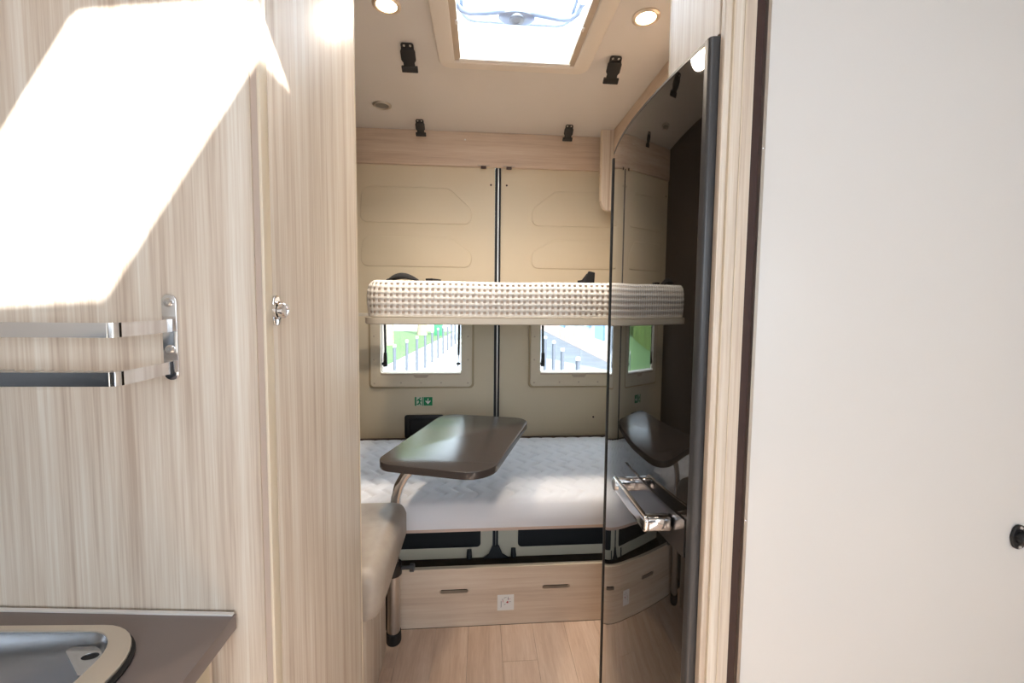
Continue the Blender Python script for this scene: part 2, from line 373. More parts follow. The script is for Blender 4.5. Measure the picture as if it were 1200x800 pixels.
def window(n, hole, label):
    x0, x1, z0, z1 = hole; fx0, fx1, fz0, fz1 = x0-0.062, x1+0.066, z0-0.080, z1+0.07
    wd = sthing('window_%d' % n, ((x0+x1)/2, YB, z0), label)
    plate('outer_rim', rrect(fx0, fz0, fx1, fz1, 0.022), [rrect(fx0+0.014, fz0+0.014, fx1-0.014, fz1-0.014, 0.018)], 0.012, MY(YB), CREAMD, wd, bev=0.004, seg=3)
    fr = plate('frame', rrect(fx0+0.010, fz0+0.010, fx1-0.010, fz1-0.010, 0.02), [rrect(x0, z0, x1, z1, 0.012)], 0.020, MY(YB-0.002), FRAMEC, wd, bev=0.004, seg=3)
    plate('reveal', rrect(x0-0.008, z0-0.008, x1+0.008, z1+0.008, 0.015), [rrect(x0+0.001, z0+0.001, x1-0.001, z1-0.001, 0.011)], 0.05, MY(YB+0.05), HATCHR, wd)
    plate('pane', rrect(x0-0.004, z0-0.004, x1+0.004, z1+0.004, 0.012), [], 0.004, MY(YB+0.034), GLASS, wd)
    for i in range(4):
        screw(fr, fx0+0.03, YB-0.022, z0-0.05+0.12*i, '-Y', 0.0045, HATCHR); screw(fr, fx1-0.03, YB-0.022, z0-0.05+0.12*i, '-Y', 0.0045, HATCHR)
    for i in range(1, 4): screw(fr, x0+(x1-x0)*i/4, YB-0.022, z0-0.048, '-Y', 0.0045, HATCHR)
    for xs, sg in ((x0+0.013, 1), (x1-0.010, -1)):
        st = tube('stay', [(xs, YB+0.012, z0+0.33), (xs+0.004*sg, YB+0.010, z0+0.09)], 0.006, BLACKP, wd, 10)
        plate('stay_lever', rpoly([(xs-0.008, z0+0.03), (xs+0.010*sg+0.004, z0+0.03), (xs+0.006*sg+0.006, z0+0.105), (xs-0.004, z0+0.105)], 0.006), [], 0.014, MY(YB+0.014), BLACKP, st, bev=0.003)
        box('clip', (xs-0.014, xs+0.006, YB-0.002, YB+0.012, z0+0.040, z0+0.052), BLACKP, st, bev=0.002)
    plate('catch', rpoly([((x0+x1)/2-0.045, z0-0.004), ((x0+x1)/2+0.045, z0-0.004), ((x0+x1)/2+0.028, z0-0.022), ((x0+x1)/2-0.028, z0-0.022)], 0.008), [], 0.006, MY(YB-0.022), HATCHR, wd, bev=0.002)
    box('lower_lip', (x0, x1, YB-0.026, YB-0.018, z0-0.008, z0+0.002), HATCHR, wd, bev=0.002)
window(1, WL, 'small ivory framed window looking onto the lawn and path')
window(2, WR, 'small ivory framed window looking onto the street and pale house')

# emergency exit sticker below the first window
st = thing('exit_sticker', (-0.2955, YB, 0.569), 'small green emergency exit sticker with a running figure and white down arrow', 'sticker')
plate('backing', rrect(-0.341, 0.569, -0.250, 0.615, 0.001), [], 0.0008, MY(YB), PALEG, st)
plate('arrow_field', rrect(-0.296, 0.570, -0.251, 0.614, 0.001), [], 0.0012, MY(YB), GREEN, st)
plate('arrow', [(-0.2755, 0.607), (-0.2755, 0.590), (-0.286, 0.597), (-0.286, 0.591), (-0.2735, 0.577), (-0.261, 0.591), (-0.261, 0.597), (-0.2715, 0.590), (-0.2715, 0.607)], [], 0.0016, MY(YB), WHITE, st)
plate('door_symbol', [(-0.341, 0.569), (-0.333, 0.569), (-0.333, 0.615), (-0.341, 0.615)], [], 0.0012, MY(YB), GREEN, st)
plate('door_symbol', [(-0.304, 0.569), (-0.299, 0.569), (-0.299, 0.615), (-0.304, 0.615)], [], 0.0012, MY(YB), GREEN, st)
plate('running_figure', [(-0.322, 0.606), (-0.317, 0.606), (-0.311, 0.596), (-0.305, 0.597), (-0.306, 0.592), (-0.313, 0.590), (-0.312, 0.583), (-0.307, 0.573), (-0.312, 0.572), (-0.317, 0.581), (-0.322, 0.574), (-0.331, 0.575), (-0.330, 0.580), (-0.324, 0.581), (-0.319, 0.590), (-0.322, 0.597), (-0.329, 0.592), (-0.331, 0.596)], [], 0.0012, MY(YB), GREEN, st)
plate('running_figure', circ(-0.314, 0.609, 0.004, 12), [], 0.0012, MY(YB), GREEN, st)

# ------------------------------------------------------------------ roof hatch over the beds
cxh, cyh = (HX0+HX1)/2, (HY0+HY1)/2
hatch = thing('roof_hatch', (cxh, cyh, 1.93), 'ivory framed roof hatch with a bright milky dome above the bunk', 'skylight')
plate('frame', rrect(HX0-0.056, HY0-0.046, HX1+0.056, HY1+0.044, 0.045), [rrect(HX0, HY0, HX1, HY1, 0.006)], 0.020, MZ(1.930), HATCHF, hatch, bev=0.006, seg=3)
for s, xa, xb in ((1, HX0, HX0+0.020), (-1, HX1-0.020, HX1)):
    rl = box('blind_rail', (xa-(0.008 if s > 0 else 0), xb+(0.008 if s < 0 else 0), HY0+0.002, HY1-0.002, 1.934, 1.950), HATCHR, hatch, bev=0.002)
    xt = xb if s > 0 else xa
    box('blind_catch', (xt-0.006 if s > 0 else xt-0.003, xt+0.003 if s > 0 else xt+0.006, 1.258, 1.275, 1.9305, 1.9345), WHITE, rl, bev=0.001)
boxes('collar', [(HX0-0.004, HX0+0.004, HY0, HY1, 1.949, 2.03), (HX1-0.004, HX1+0.004, HY0, HY1, 1.949, 2.03), (HX0, HX1, HY0-0.004, HY0+0.004, 1.949, 2.03), (HX0, HX1, HY1-0.004, HY1+0.004, 1.945, 2.03)], HATCHF, hatch)
box('lower_lip', (HX0+0.015, HX1-0.015, HY1-0.016, HY1-0.001, 1.932, 1.938), WHITE, hatch, bev=0.001)
bm = bmesh.new(); n = 20; g = []
for j in range(n+1):
    rowv = []
    for i in range(n+1):
        u_, v_ = i/n, j/n; e = min(u_, 1-u_, v_, 1-v_)
        rowv.append(bm.verts.new((HX0-0.03+u_*(HX1-HX0+0.06), HY0-0.03+v_*(HY1-HY0+0.06), 2.032+0.05*(1-(1-min(1, e/0.22))**2.2))))
    g.append(rowv)
for j in range(n):
    for i in range(n): bm.faces.new((g[j][i], g[j][i+1], g[j+1][i+1], g[j+1][i]))
dm = from_bm('dome', bm, DOME, hatch, True)
plate('dome_rib', rrect(HX0+0.022, HY0+0.03, HX1-0.022, HY1-0.030, 0.05), [rrect(HX0+0.034, HY0+0.042, HX1-0.034, HY1-0.042, 0.042)], 0.008, MZ(2.040), BARM, dm, bev=0.003)
bar = [(-0.089, 1.30, 2.035), (-0.086, 1.333, 2.034), (-0.070, 1.362, 2.032), (-0.04, 1.371, 2.03), (0.0, 1.366, 2.03), (0.05, 1.355, 2.03), (0.10, 1.350, 2.03), (0.15, 1.354, 2.03), (0.20, 1.364, 2.03), (0.25, 1.374, 2.03), (0.285, 1.372, 2.031), (0.302, 1.350, 2.034), (0.306, 1.30, 2.035)]
tube('locking_bar', bar, 0.009, BARM, hatch)
hh = lathe('turn_handle', [(0.020, 0), (0.034, 0.003), (0.034, 0.008), (0.028, 0.012), (0.020, 0.014)], (0.108, 1.372, 2.03), '-Z', BARM, hatch, 32, 1.75)
bmesh_dummy = lathe('knob', [(0.024, 0.010), (0.024, 0.017), (0.020, 0.020), (0.012, 0.020), (0.010, 0.018)], (0.108, 1.366, 2.03), '-Z', BARM, hh, 28)

# unseen roof hatch above the kitchen aisle, added to cast the wardrobe's sun patch
kh = thing('sun_patch_vent', ((GX0+GX1)/2, (GY0+GY1)/2, 1.935), 'unseen open roof vent frame added over the kitchen aisle to cast the sun patch', 'skylight')
plate('frame', rrect(GX0-0.05, GY0-0.05, GX1+0.05, GY1+0.05, 0.03), [rrect(GX0, GY0, GX1, GY1, 0.01)], 0.015, MZ(1.935), HATCHF, kh, bev=0.004)

# ------------------------------------------------------------------ ceiling lamps
def downlight(x, y, label, lit=True, soft=0.07):
    t = thing('ceiling_spotlight', (x, y, ZC), label, 'lamp', 'round ceiling lamps' )
    lathe('ring', [(0.040, 0), (0.040, 0.003), (0.034, 0.006), (0.029, 0.005), (0.027, 0.002)], (x, y, ZC), '-Z', LAMPRING if lit else ALU, t, 32)
    lathe('lens', [(0.0275, 0.0), (0.0275, 0.0035), (0.018, 0.0050), (0.004, 0.0055)], (x, y, ZC), '-Z', LAMPG if lit else FROST, t, 28)
    if lit:
        l = bpy.data.lights.new('spot_glow', 'SPOT'); l.energy = 15.0; l.color = (1, 0.84, 0.66); l.spot_size = math.radians(150); l.spot_blend = 0.8; l.shadow_soft_size = soft
        o = bpy.data.objects.new('spot_glow', l); C.objects.link(o); o.parent = t; o.location = (0, 0, -0.012)
    return t
downlight(-0.272, 1.237, 'lit warm ceiling spotlight beside the wardrobe', True, 0.05)
downlight(0.476, 1.222, 'lit warm ceiling spotlight above the black fridge')
downlight(-0.430, 1.854, 'unlit grey ceiling lamp near the header board', False)

# ------------------------------------------------------------------ strap buckles hanging from the ceiling
def buckle(x, y, ang, label, sc_=1.0):
    t = thing('strap_buckle', (x, y, ZC), label, 'buckle', 'black buckles under the ceiling')
    # local frame: outline x across, -v down the buckle, tilted back by ang from upright
    ca, sa = math.cos(ang), math.sin(ang)
    M = Matrix(((1, 0, 0, x), (0, -sa, -ca, y), (0, ca, -sa, ZC-0.001), (0, 0, 0, 1)))
    s = sc_
    def P(pts): return [(a*s, b*s) for a, b in pts]
    plate('mount', rpoly(P([(-0.021, -0.022), (0.021, -0.022), (0.021, 0.0), (-0.021, 0.0)]), [0.002, 0.002, 0.008, 0.008]), [circ(-0.010*s, -0.009*s, 0.0038*s, 12), circ(0.010*s, -0.009*s, 0.0038*s, 12)], 0.003, M, BLACKP, t, bev=0.0008)
    plate('clasp', rpoly(P([(-0.019, -0.072), (0.019, -0.072), (0.0185, -0.058), (0.024, -0.050), (0.024, -0.024), (0.020, -0.016), (-0.020, -0.016), (-0.024, -0.024), (-0.024, -0.050), (-0.0185, -0.058)]), 0.003*s), [], 0.009, M, BLACKP, t, bev=0.002)
    plate('bar', rrect(-0.027*s, -0.088*s, 0.027*s, -0.068*s, 0.002), [], 0.011, M, BLACKP, t, bev=0.003)
    plate('rivet', circ(-0.010*s, -0.009*s, 0.0034*s, 12), [], 0.0012, M, ALU, t); plate('rivet', circ(0.010*s, -0.009*s, 0.0034*s, 12), [], 0.0012, M, ALU, t)
buckle(-0.246, 1.405, math.radians(52), 'black strap buckle on the ceiling between the hatch and the wardrobe')
buckle(0.452, 1.414, math.radians(52), 'black strap buckle on the ceiling between the hatch and the black fridge')
buckle(-0.290, 1.975, math.radians(48), 'small black strap buckle at the header board near the unlit lamp', 0.88)
buckle(0.411, 1.965, math.radians(48), 'small black strap buckle at the header board near the overhead locker', 0.88)

# ------------------------------------------------------------------ overhead locker along the side wall
ol = thing('overhead_locker', (0.73, 1.6, 1.57), 'pale wood overhead locker high behind the black fridge', 'cabinet')
box('side_panel', (0.637, 0.655, 1.062, 2.00, 1.57, ZC-0.001), WOODS, ol, bev=0.002)
box('bottom_panel', (0.655, 0.82, 1.062, 2.00, 1.57, 1.586), WOODS, ol)
plate('end_board', rpoly([(0.582, 1.60), (0.60, 1.565), (0.68, 1.565), (0.68, ZC-0.001), (0.582, ZC-0.001)], [0.03, 0.03, 0.0, 0, 0]), [], 0.03, MY(2.035), WOODV, ol, bev=0.003)
box('edge_band', (0.5795, 0.583, 2.006, 2.034, 1.61, ZC-0.001), BAND, ol)

# ------------------------------------------------------------------ lower bed
bb = thing('bed_base', (0.08, 1.7, 0.33), 'thin pale pink edged board under the quilted mattress', 'bed base')
box('board', (-0.658, 0.818, 1.356, 2.096, 0.334, 0.346), PLY, bb)
box('edge_band', (-0.658, 0.818, 1.350, 1.356, 0.334, 0.346), BEDLINE, bb, bev=0.001)
box('support_rail', (-0.66, -0.63, 1.40, 2.09, 0.29, 0.334), WOODS, bb); box('support_rail', (0.79, 0.82, 1.40, 2.09, 0.29, 0.334), WOODS, bb)
def mattress():
    x0, x1, y0, y1, z0, zt = -0.65, 0.81, 1.346, 2.00, 0.347, 0.437
    nx, ny, r = 220, 150, 0.028
    bm = bmesh.new(); g = []
    for j in range(ny+1):
        rowv = []
        for i in range(nx+1):
            u_, v_ = i/nx, j/ny
            X = x0+u_*(x1-x0); Y = y0+v_*(y1-y0)
            d = min(X-x0, x1-X, Y-y0, y1-Y); fall = 0.0
            if d < r: fall = r-math.sqrt(max(0, r*r-(r-d)**2))
            # zig-zag quilting seams running across the bed
            tri = abs(((Y/0.085) % 1.0)*2-1)
            a = (X + 0.040*tri + 0.008*math.sin(Y*9)) / 0.062
            fr = abs((a % 1.0)-0.5)*2
            sw = abs(((a*0.5) % 1.0)-0.5)*2
            puff = 0.0075*(1-fr**4) + 0.003*(1-sw**3)
            puff *= min(1, d/0.06)
            rowv.append(bm.verts.new((X, Y, zt-fall+puff)))
        g.append(rowv)
    for j in range(ny):
        for i in range(nx): bm.faces.new((g[j][i], g[j][i+1], g[j+1][i+1], g[j+1][i]))
    ring = [g[0][i] for i in range(nx+1)]+[g[j][nx] for j in range(1, ny+1)]+[g[ny][i] for i in range(nx-1, -1, -1)]+[g[j][0] for j in range(ny-1, 0, -1)]
    prev = ring
    for q in (0.6, 0.25, 0.0):
        nw = [bm.verts.new((v.co.x + (0.004*math.sin(q*math.pi))*(1 if v.co.x > 0.8 else -1 if v.co.x < -0.64 else 0), v.co.y-(0.006*math.sin(q*math.pi) if v.co.y < y0+0.001 else 0), z0+(zt-r-z0)*q)) for v in ring]
        for k in range(len(ring)): bm.faces.new((prev[k], prev[(k+1) % len(ring)], nw[(k+1) % len(ring)], nw[k]))
        prev = nw
    bm.faces.new(prev)
    o = from_bm('mattress', bm, QUILT, None, True); autosmooth(o.data, 50); return o
tag(mattress(), 'white quilted mattress with zigzag stitching on the lower bed', 'mattress')

# storage board closing the space under the bed
sp = thing('storage_panel', (0.26, 1.354, 0), 'pale wood board with two hand slots below the lower bed', 'panel')
plate('board', rrect(-0.305, 0.001, 0.82, 0.206, 0.002), [rrect(-0.137, 0.120, -0.040, 0.134, 0.0068), rrect(0.215, 0.122, 0.312, 0.136, 0.0068)], 0.016, MY(1.362), WOODH, sp)
box('edge_band', (-0.305, 0.82, 1.3462, 1.3618, 0.2055, 0.2075), BAND, sp)
sk = thing('warning_sticker', (0.0885, 1.3455, 0.052), 'small square white sticker with a red and black pictogram on the storage board', 'sticker')
plate('backing', rrect(0.060, 0.052, 0.117, 0.108, 0.001), [], 0.0006, MY(1.3458), WHITE, sk)
for (a, b, c, d_, mm) in ((0.072, 0.062, 0.0735, 0.085, INK), (0.075, 0.090, 0.081, 0.0915, INK), (0.083, 0.096, 0.092, 0.0975, INK), (0.096, 0.088, 0.0975, 0.098, INK), (0.101, 0.081, 0.107, 0.0825, INK), (0.083, 0.072, 0.089, 0.0735, INK), (0.078, 0.080, 0.0795, 0.088, RED), (0.097, 0.090, 0.106, 0.0915, RED)):
    plate('print_mark', [(a, b), (c, b+0.003), (c, d_+0.002), (a, d_)], [], 0.0009, MY(1.3458), mm, sk)
plate('print_mark', [(0.093, 0.076), (0.0955, 0.0795), (0.099, 0.077), (0.097, 0.081), (0.100, 0.084), (0.096, 0.083), (0.094, 0.086), (0.093, 0.082), (0.0895, 0.081), (0.0925, 0.0795)], [], 0.0009, MY(1.3458), RED, sk)

# ------------------------------------------------------------------ upper bunk
bf = thing('bunk_bed', (0.2, 1.75, 1.03), 'pale slim upper bunk platform hanging across the rear doors', 'bed frame')
RX0, RX1, RY0, RY1 = -0.395, 0.70, 1.400, 2.06
plate('platform', rpoly([(RX0+0.006, RY0+0.012), (RX1, RY0+0.012), (RX1, RY1), (RX0+0.006, RY1)], [0.05, 0.02, 0.02, 0.02]), [], 0.012, MZ(1.045), RAILM, bf)
def pathring(off, zc): pass
rail = [(RX0, RY1, 1.047)]+[(RX0, RY0+0.06, 1.047)]+arc((RX0+0.06, RY0+0.06), 0.06, math.pi, 1.5*math.pi, 8, lambda a, b: (a, b, 1.047))+[(RX1, RY0, 1.047)]
tube('front_rail', rail, 0.0, RAILM, bf, flat=(0.014, 0.020))
tube('rail_lip', [(a, b, 1.0395) for a, b, c in rail], 0.006, RAILM, bf, 10)
for xb, xe in ((-0.66, RX0), (RX1, 0.82)): box('wall_bracket', (xb, xe, 1.90, 1.96, 1.040, 1.052), RAILM, bf)
bmn = thing('bunk_mattress', (0.2, 1.75, 1.058), 'white net covered mattress on the upper bunk', 'mattress')
def bunk_surface(s, t, off):
    """s: metres along left side, corner, front; t: metres up the front then back over the top."""
    x0, y0, rc = RX0+0.004, RY0+0.004, 0.07
    La = 0.45; Lc = rc*math.pi/2
    if s < La: px, py, nx, ny = x0, y0+rc+(La-s), -1.0, 0.0
    elif s < La+Lc:
        a = math.pi+(s-La)/rc; px, py, nx, ny = x0+rc+rc*math.cos(a), y0+rc+rc*math.sin(a), math.cos(a), math.sin(a)
    else: px, py, nx, ny = x0+rc+(s-La-Lc), y0, 0.0, -1.0
    z0, hgt, rr = 1.058, 0.124, 0.030
    v1 = hgt-rr; v2 = rr*math.pi/2
    wob = 0.0018*math.sin(s*5)+0.0008*math.sin(s*17+1)
    if t < v1: o_, z = 0.006*math.sin(math.pi*t/hgt), z0+t
    elif t < v1+v2:
        a = (t-v1)/rr; o_, z = -rr+rr*math.cos(a)+0.002, z0+v1+rr*math.sin(a)
    else: o_, z = -rr-(t-v1-v2), z0+hgt
    z += wob*min(1, t/0.1)
    cap = rc*0.98 if La <= s <= La+Lc else 9
    o_ = max(o_, -cap)
    o_ += off
    return (px+nx*o_, py+ny*o_, z+(off if t > v1 else 0))
S_END = 0.45+0.11+ (RX1-RX0-0.08)
T_END = 0.094+0.047+0.20
bm = bmesh.new(); ns, nt = 110, 26; g = []
for j in range(nt+1): g.append([bm.verts.new(bunk_surface(S_END*i/ns, (0.094+0.047+0.028)*j/nt, -0.004)) for i in range(ns+1)])
for j in range(nt):
    for i in range(ns): bm.faces.new((g[j][i], g[j][i+1], g[j+1][i+1], g[j+1][i]))
core = from_bm('core', bm, NETB, bmn, True)
plate('top', rpoly([(RX0+0.035, RY0+0.035), (RX1, RY0+0.035), (RX1, RY1), (RX0+0.035, RY1)], [0.05, 0.01, 0.01, 0.01]), [], 0.112, MZ(1.060), NETB, bmn)
# woven net: strands with open cells between them
px_, fs = 0.0195, 0.50
ku, kt = int(S_END/px_), 8
vt = {}; bm = bmesh.new()
def V(i, j):
    if (i, j) not in vt:
        s = (i//2)*px_+(fs*px_ if i % 2 else 0); tt = (j//2)*px_+(fs*px_ if j % 2 else 0)
        vt[(i, j)] = bm.verts.new(bunk_surface(min(s, S_END), tt+0.002, 0.0))
    return vt[(i, j)]
for j in range(kt*2):
    for i in range(ku*2):
        if (i % 2) and (j % 2): continue
        bm.faces.new((V(i, j), V(i+1, j), V(i+1, j+1), V(i, j+1)))
net = from_bm('net_cover', bm, NETM, bmn, True)
net['kind'] = 'stuff'
so_ = net.modifiers.new('thick', 'SOLIDIFY'); so_.thickness = 0.003; so_.offset = 0.0
# straps lying on the bunk
sb = thing('strap_bundle', (-0.26, 1.50, 1.185), 'black webbing strap coiled in a flat heap on the bunk near the wardrobe', 'strap')
bm = bmesh.new(); g = []
for j in range(9):
    rowv = []
    for i in range(25):
        u_, v_ = i/24, j/8
        prof = (math.sin(min(1, u_/0.62)*math.pi*0.5) if u_ < 0.4 else 1-0.0*u_)
        h = 0.032*math.sin(math.pi*min(1, u_/0.75)**0.8)**0.8 if u_ < 0.75 else 0.0
        h = max(h, 0.006*(1-u_)+0.004)*math.sin(math.pi*(0.08+0.84*v_))**0.6
        rowv.append(bm.verts.new((-0.335+0.155*u_, 1.475+0.07*v_, 1.182+h)))
    g.append(rowv)
for j in range(8):
    for i in range(24): bm.faces.new((g[j][i], g[j][i+1], g[j+1][i+1], g[j+1][i]))
q = from_bm('webbing', bm, BLACKF, sb, True)
so_ = q.modifiers.new('thick', 'SOLIDIFY'); so_.thickness = 0.004; so_.offset = -1
tube('loose_end', [(-0.20, 1.50, 1.188), (-0.175, 1.49, 1.188), (-0.16, 1.50, 1.187), (-0.15, 1.53, 1.186)], 0, BLACKF, sb, flat=(0.003, 0.012))
sb2 = thing('strap_clip', (0.385, 1.50, 1.185), 'black strap end standing up on the bunk close to the black fridge', 'strap')
plate('clip_body', rpoly([(0.374, 1.184), (0.418, 1.184), (0.420, 1.225), (0.396, 1.230)], 0.004), [], 0.012, MY(1.512), BLACKP, sb2, bev=0.003)
tube('webbing', [(0.355, 1.50, 1.186), (0.375, 1.502, 1.190), (0.395, 1.506, 1.215)], 0, BLACKF, sb2, flat=(0.003, 0.016))

# ------------------------------------------------------------------ bench seat behind the wardrobe
bs = thing('bench_base', (-0.48, 1.1, 0), 'pale wood bench box under the taupe seat cushion', 'bench')
box('front_panel', (-0.313, -0.297, 0.905, 1.262, 0.001, 0.374), WOODV, bs, bev=0.001)
box('end_panel', (-0.655, -0.313, 1.246, 1.262, 0.001, 0.374), WOODV, bs)
box('top_panel', (-0.655, -0.297, 0.905, 1.246, 0.358, 0.374), WOODS, bs)
cu = thing('seat_cushion', (-0.44, 1.1, 0.376), 'taupe leatherette bench cushion with stitched rounded edge', 'cushion')
bm = bmesh.new(); bx(bm, -0.645, -0.232, 0.902, 1.258, 0.376, 0.500)
bmesh.ops.bevel(bm, geom=list(bm.edges), offset=0.034, segments=6, profile=0.55, affect='EDGES')
bmesh.ops.subdivide_edges(bm, edges=[e for e in bm.edges if e.calc_length() > 0.08], cuts=8, use_grid_fill=True)
for v in bm.verts:
    v.co.z += 0.006*math.sin((v.co.y-0.902)/0.356*math.pi)*(1 if v.co.z > 0.45 else 0)
    v.co.x += 0.010*math.sin((v.co.z-0.376)/0.124*math.pi)*(1 if v.co.x > -0.30 else 0)
o = from_bm('cover', bm, LEATHER, cu, True)
tube('piping', [(-0.262, 0.91, 0.394), (-0.250, 0.96, 0.392), (-0.250, 1.2, 0.392), (-0.262, 1.25, 0.394)], 0.004, LEATHER, cu, 8)

# ------------------------------------------------------------------ table on a bent tube
tb = thing('folding_table', (-0.28, 1.298, 0), 'dark taupe table top with rounded corners on a bent steel tube', 'table')
plate('table_top', rpoly([(-0.305, 1.149), (0.023, 1.052), (0.192, 1.564), (-0.150, 1.644)], [0.055, 0.085, 0.06, 0.075], 10), [], 0.022, MZ(0.638), TABLE, tb, bev=0.002)
pole = [(-0.280, 1.298, 0.02), (-0.279, 1.298, 0.25), (-0.274, 1.298, 0.44), (-0.270, 1.298, 0.49), (-0.259, 1.298, 0.525), (-0.240, 1.298, 0.558), (-0.214, 1.298, 0.585), (-0.180, 1.298, 0.605), (-0.140, 1.298, 0.618), (-0.09, 1.300, 0.624), (-0.03, 1.303, 0.625)]
tube('tube_leg', pole, 0.0165, CHROME, tb, 20)
tube('lower_sleeve', [(-0.2805, 1.298, 0.03), (-0.279, 1.298, 0.235)], 0.0205, STEEL, tb, 20)
lathe('rubber_foot', [(0.022, 0), (0.0235, 0.004), (0.0235, 0.036), (0.021, 0.038)], (-0.2807, 1.298, 0.0005), 'Z', BLACKR, tb)
ck = lathe('clamp_collar', [(0.026, 0), (0.026, 0.035), (0.019, 0.037)], (-0.2793, 1.298, 0.232), 'Z', BLACKP, tb)
lathe('clamp_knob', [(0.006, 0), (0.006, 0.028), (0.013, 0.029), (0.013, 0.042), (0.009, 0.044)], (-0.256, 1.298, 0.250), 'X', DGREY, tb, 10)
lathe('mounting_plate', [(0.07, 0), (0.07, 0.006)], (-0.04, 1.303, 0.631), 'Z', STEEL, tb)

# ------------------------------------------------------------------ wardrobe
wr = thing('wardrobe', (-0.46, 0.72, 0), 'tall pale wood wardrobe with a chrome push lock beside the aisle', 'wardrobe')
SL = -0.09
bm = bmesh.new()
v = [bm.verts.new(p) for p in ((-0.945, 0.515+SL*(-0.945+0.29)+0.0, 0.001), (-0.2710, 0.515, 0.001), (-0.2710, 0.533, 0.001), (-0.945, 0.533+SL*(-0.945+0.29), 0.001))]
v2 = [bm.verts.new((q.co.x, q.co.y, ZC-0.0015)) for q in v]
for i in range(4): bm.faces.new((v[i], v[(i+1) % 4], v2[(i+1) % 4], v2[i]))
bm.faces.new(v); bm.faces.new(v2)
from_bm('side_panel', bm, WOODV, wr)
box('corner_gap', (-0.2710, -0.2635, 0.5175, 0.533, 0.001, ZC-0.0015), GAPW, wr)
box('corner_band', (-0.2635, -0.2595, 0.5155, 0.533, 0.001, ZC-0.0015), BAND, wr, bev=0.001)
dr = box('door', (-0.280, -0.2595, 0.5335, 0.882, 0.002, ZC-0.002), WOODV, wr, bev=0.001)
box('edge_band', (-0.279, -0.2588, 0.882, 0.8855, 0.002, ZC-0.002), BAND, dr)
lk = plate('push_lock', [(0.5375+a, 1.104+b) for a, b in rpoly([(-0.0085, -0.012), (-0.005, -0.019), (0.005, -0.019), (0.0085, -0.012), (0.0085, 0.012), (0.005, 0.019), (-0.005, 0.019), (-0.0085, 0.012)], 0.004)], [], 0.003, MX(-0.2595), CHROME, dr, bev=0.001)
lathe('push_button', [(0.0115, 0.0), (0.0115, 0.004), (0.0095, 0.005), (0.0095, 0.010), (0.008, 0.012), (0.0055, 0.012), (0.005, 0.0105)], (-0.2575, 0.5375, 1.104), 'X', CHROME, dr)
box('back_panel', (-0.655, -0.280, 0.887, 0.899, 0.001, ZC-0.002), WOODV, wr)

# ------------------------------------------------------------------ wall rack on the wardrobe's side
def wy(x): return 0.515+SL*(x+0.2875)
rk = thing('wall_rack', (-0.55, 0.505, 1.02), 'polished steel rail rack of two flat bands on the wardrobe side', 'rack')
for X in (-0.374, -0.80):
    br = plate('bracket', rrect(X-0.0085, 1.019, X+0.0085, 1.123, 0.0082), [], 0.002, MY(wy(X)), CHROME, rk, bev=0.0006)
    for z in (1.113, 1.0565): lathe('screw', [(0.0052, 0), (0.005, 0.0018), (0.0035, 0.0034), (0.0012, 0.0034), (0.001, 0.002)], (X, wy(X)-0.002, z), '-Y', STEEL, br, 14)
for z, zh in ((1.0855, 0.0150), (1.0355, 0.0145)):
    fy = 0.440
    pts = [(-0.378, wy(-0.374)-0.001, z), (-0.371, wy(-0.374)-0.003, z), (-0.3685, wy(-0.374)-0.007, z), (-0.3685, fy+0.008, z)]+arc((-0.3765, fy+0.008), 0.008, 0, -math.pi/2, 5, lambda a, b: (a, b, z))+[(-0.797, fy+0.012, z)]+[(-0.805, fy+0.020, z), (-0.805, wy(-0.80)-0.002, z)]
    tube('band', pts, 0, CHROME, rk, flat=(0.0018, zh))
wires = [(x_, x_+0.002, 0.443, wy(x_)-0.006, 1.0288, 1.0303) for x_ in [-0.372-0.012*i for i in range(36)]]
tr = boxes('tray_grid', wires+[(-0.803, -0.370, y_, y_+0.002, 1.0290, 1.0302) for y_ in (0.452, 0.468, 0.484, 0.500)], STEEL, rk)

# ------------------------------------------------------------------ kitchen
ZT = 0.725
kc = thing('kitchen_cabinet', (-0.62, 0.0, 0), 'pale wood kitchen cabinet under the taupe worktop', 'cabinet')
box('front_panel', (-0.352, -0.335, -0.80, 0.512, 0.001, ZT-0.0225), WOODV, kc)
box('back_panel', (-0.945, -0.930, -0.80, 0.512, 0.001, ZT-0.0225), WOODV, kc)
box('door', (-0.335, -0.326, 0.07, 0.495, 0.06, ZT-0.030), CREAM, kc, bev=0.002)
lathe('door_knob', [(0.012, 0), (0.012, 0.005), (0.015, 0.006), (0.015, 0.014), (0.011, 0.017)], (-0.326, 0.43, 0.655), 'X', CHROME, kc)
wt = thing('worktop', (-0.62, -0.1, ZT-0.022), 'dark taupe kitchen worktop with a straight front edge', 'worktop')
SX0, SX1, SY0, SY1 = -0.80, -0.378, 0.075, 0.506
rim_o = rpoly([(SX0, SY0), (SX1, SY0), (SX1+0.0, SY1-0.012), (SX0, SY1+0.010)], [0.06, 0.06, 0.070, 0.06], 10)
bas_o = rpoly([(SX0+0.035, SY0+0.035), (SX1-0.031, SY0+0.035), (SX1-0.031, SY1-0.020), (SX0+0.035, SY1+0.001)], [0.05, 0.05, 0.046, 0.05], 10)
bmh = rpoly([(SX0+0.02, SY0+0.02), (SX1-0.015, SY0+0.02), (SX1-0.013, SY1-0.0155), (SX0+0.02, SY1+0.005)], [0.05, 0.05, 0.052, 0.05], 8)
slab = plate('slab', [(-0.945, -0.80), (-0.305, -0.80), (-0.305, 0.5135), (-0.945, 0.5135-SL*(-0.0)+0.055)], [bmh], 0.020, MZ(ZT-0.0205), WORK, wt, bev=0.001)
bm = bmesh.new()
aa, bb_ = (-0.945, 0.5135+0.055), (-0.307, 0.5125)
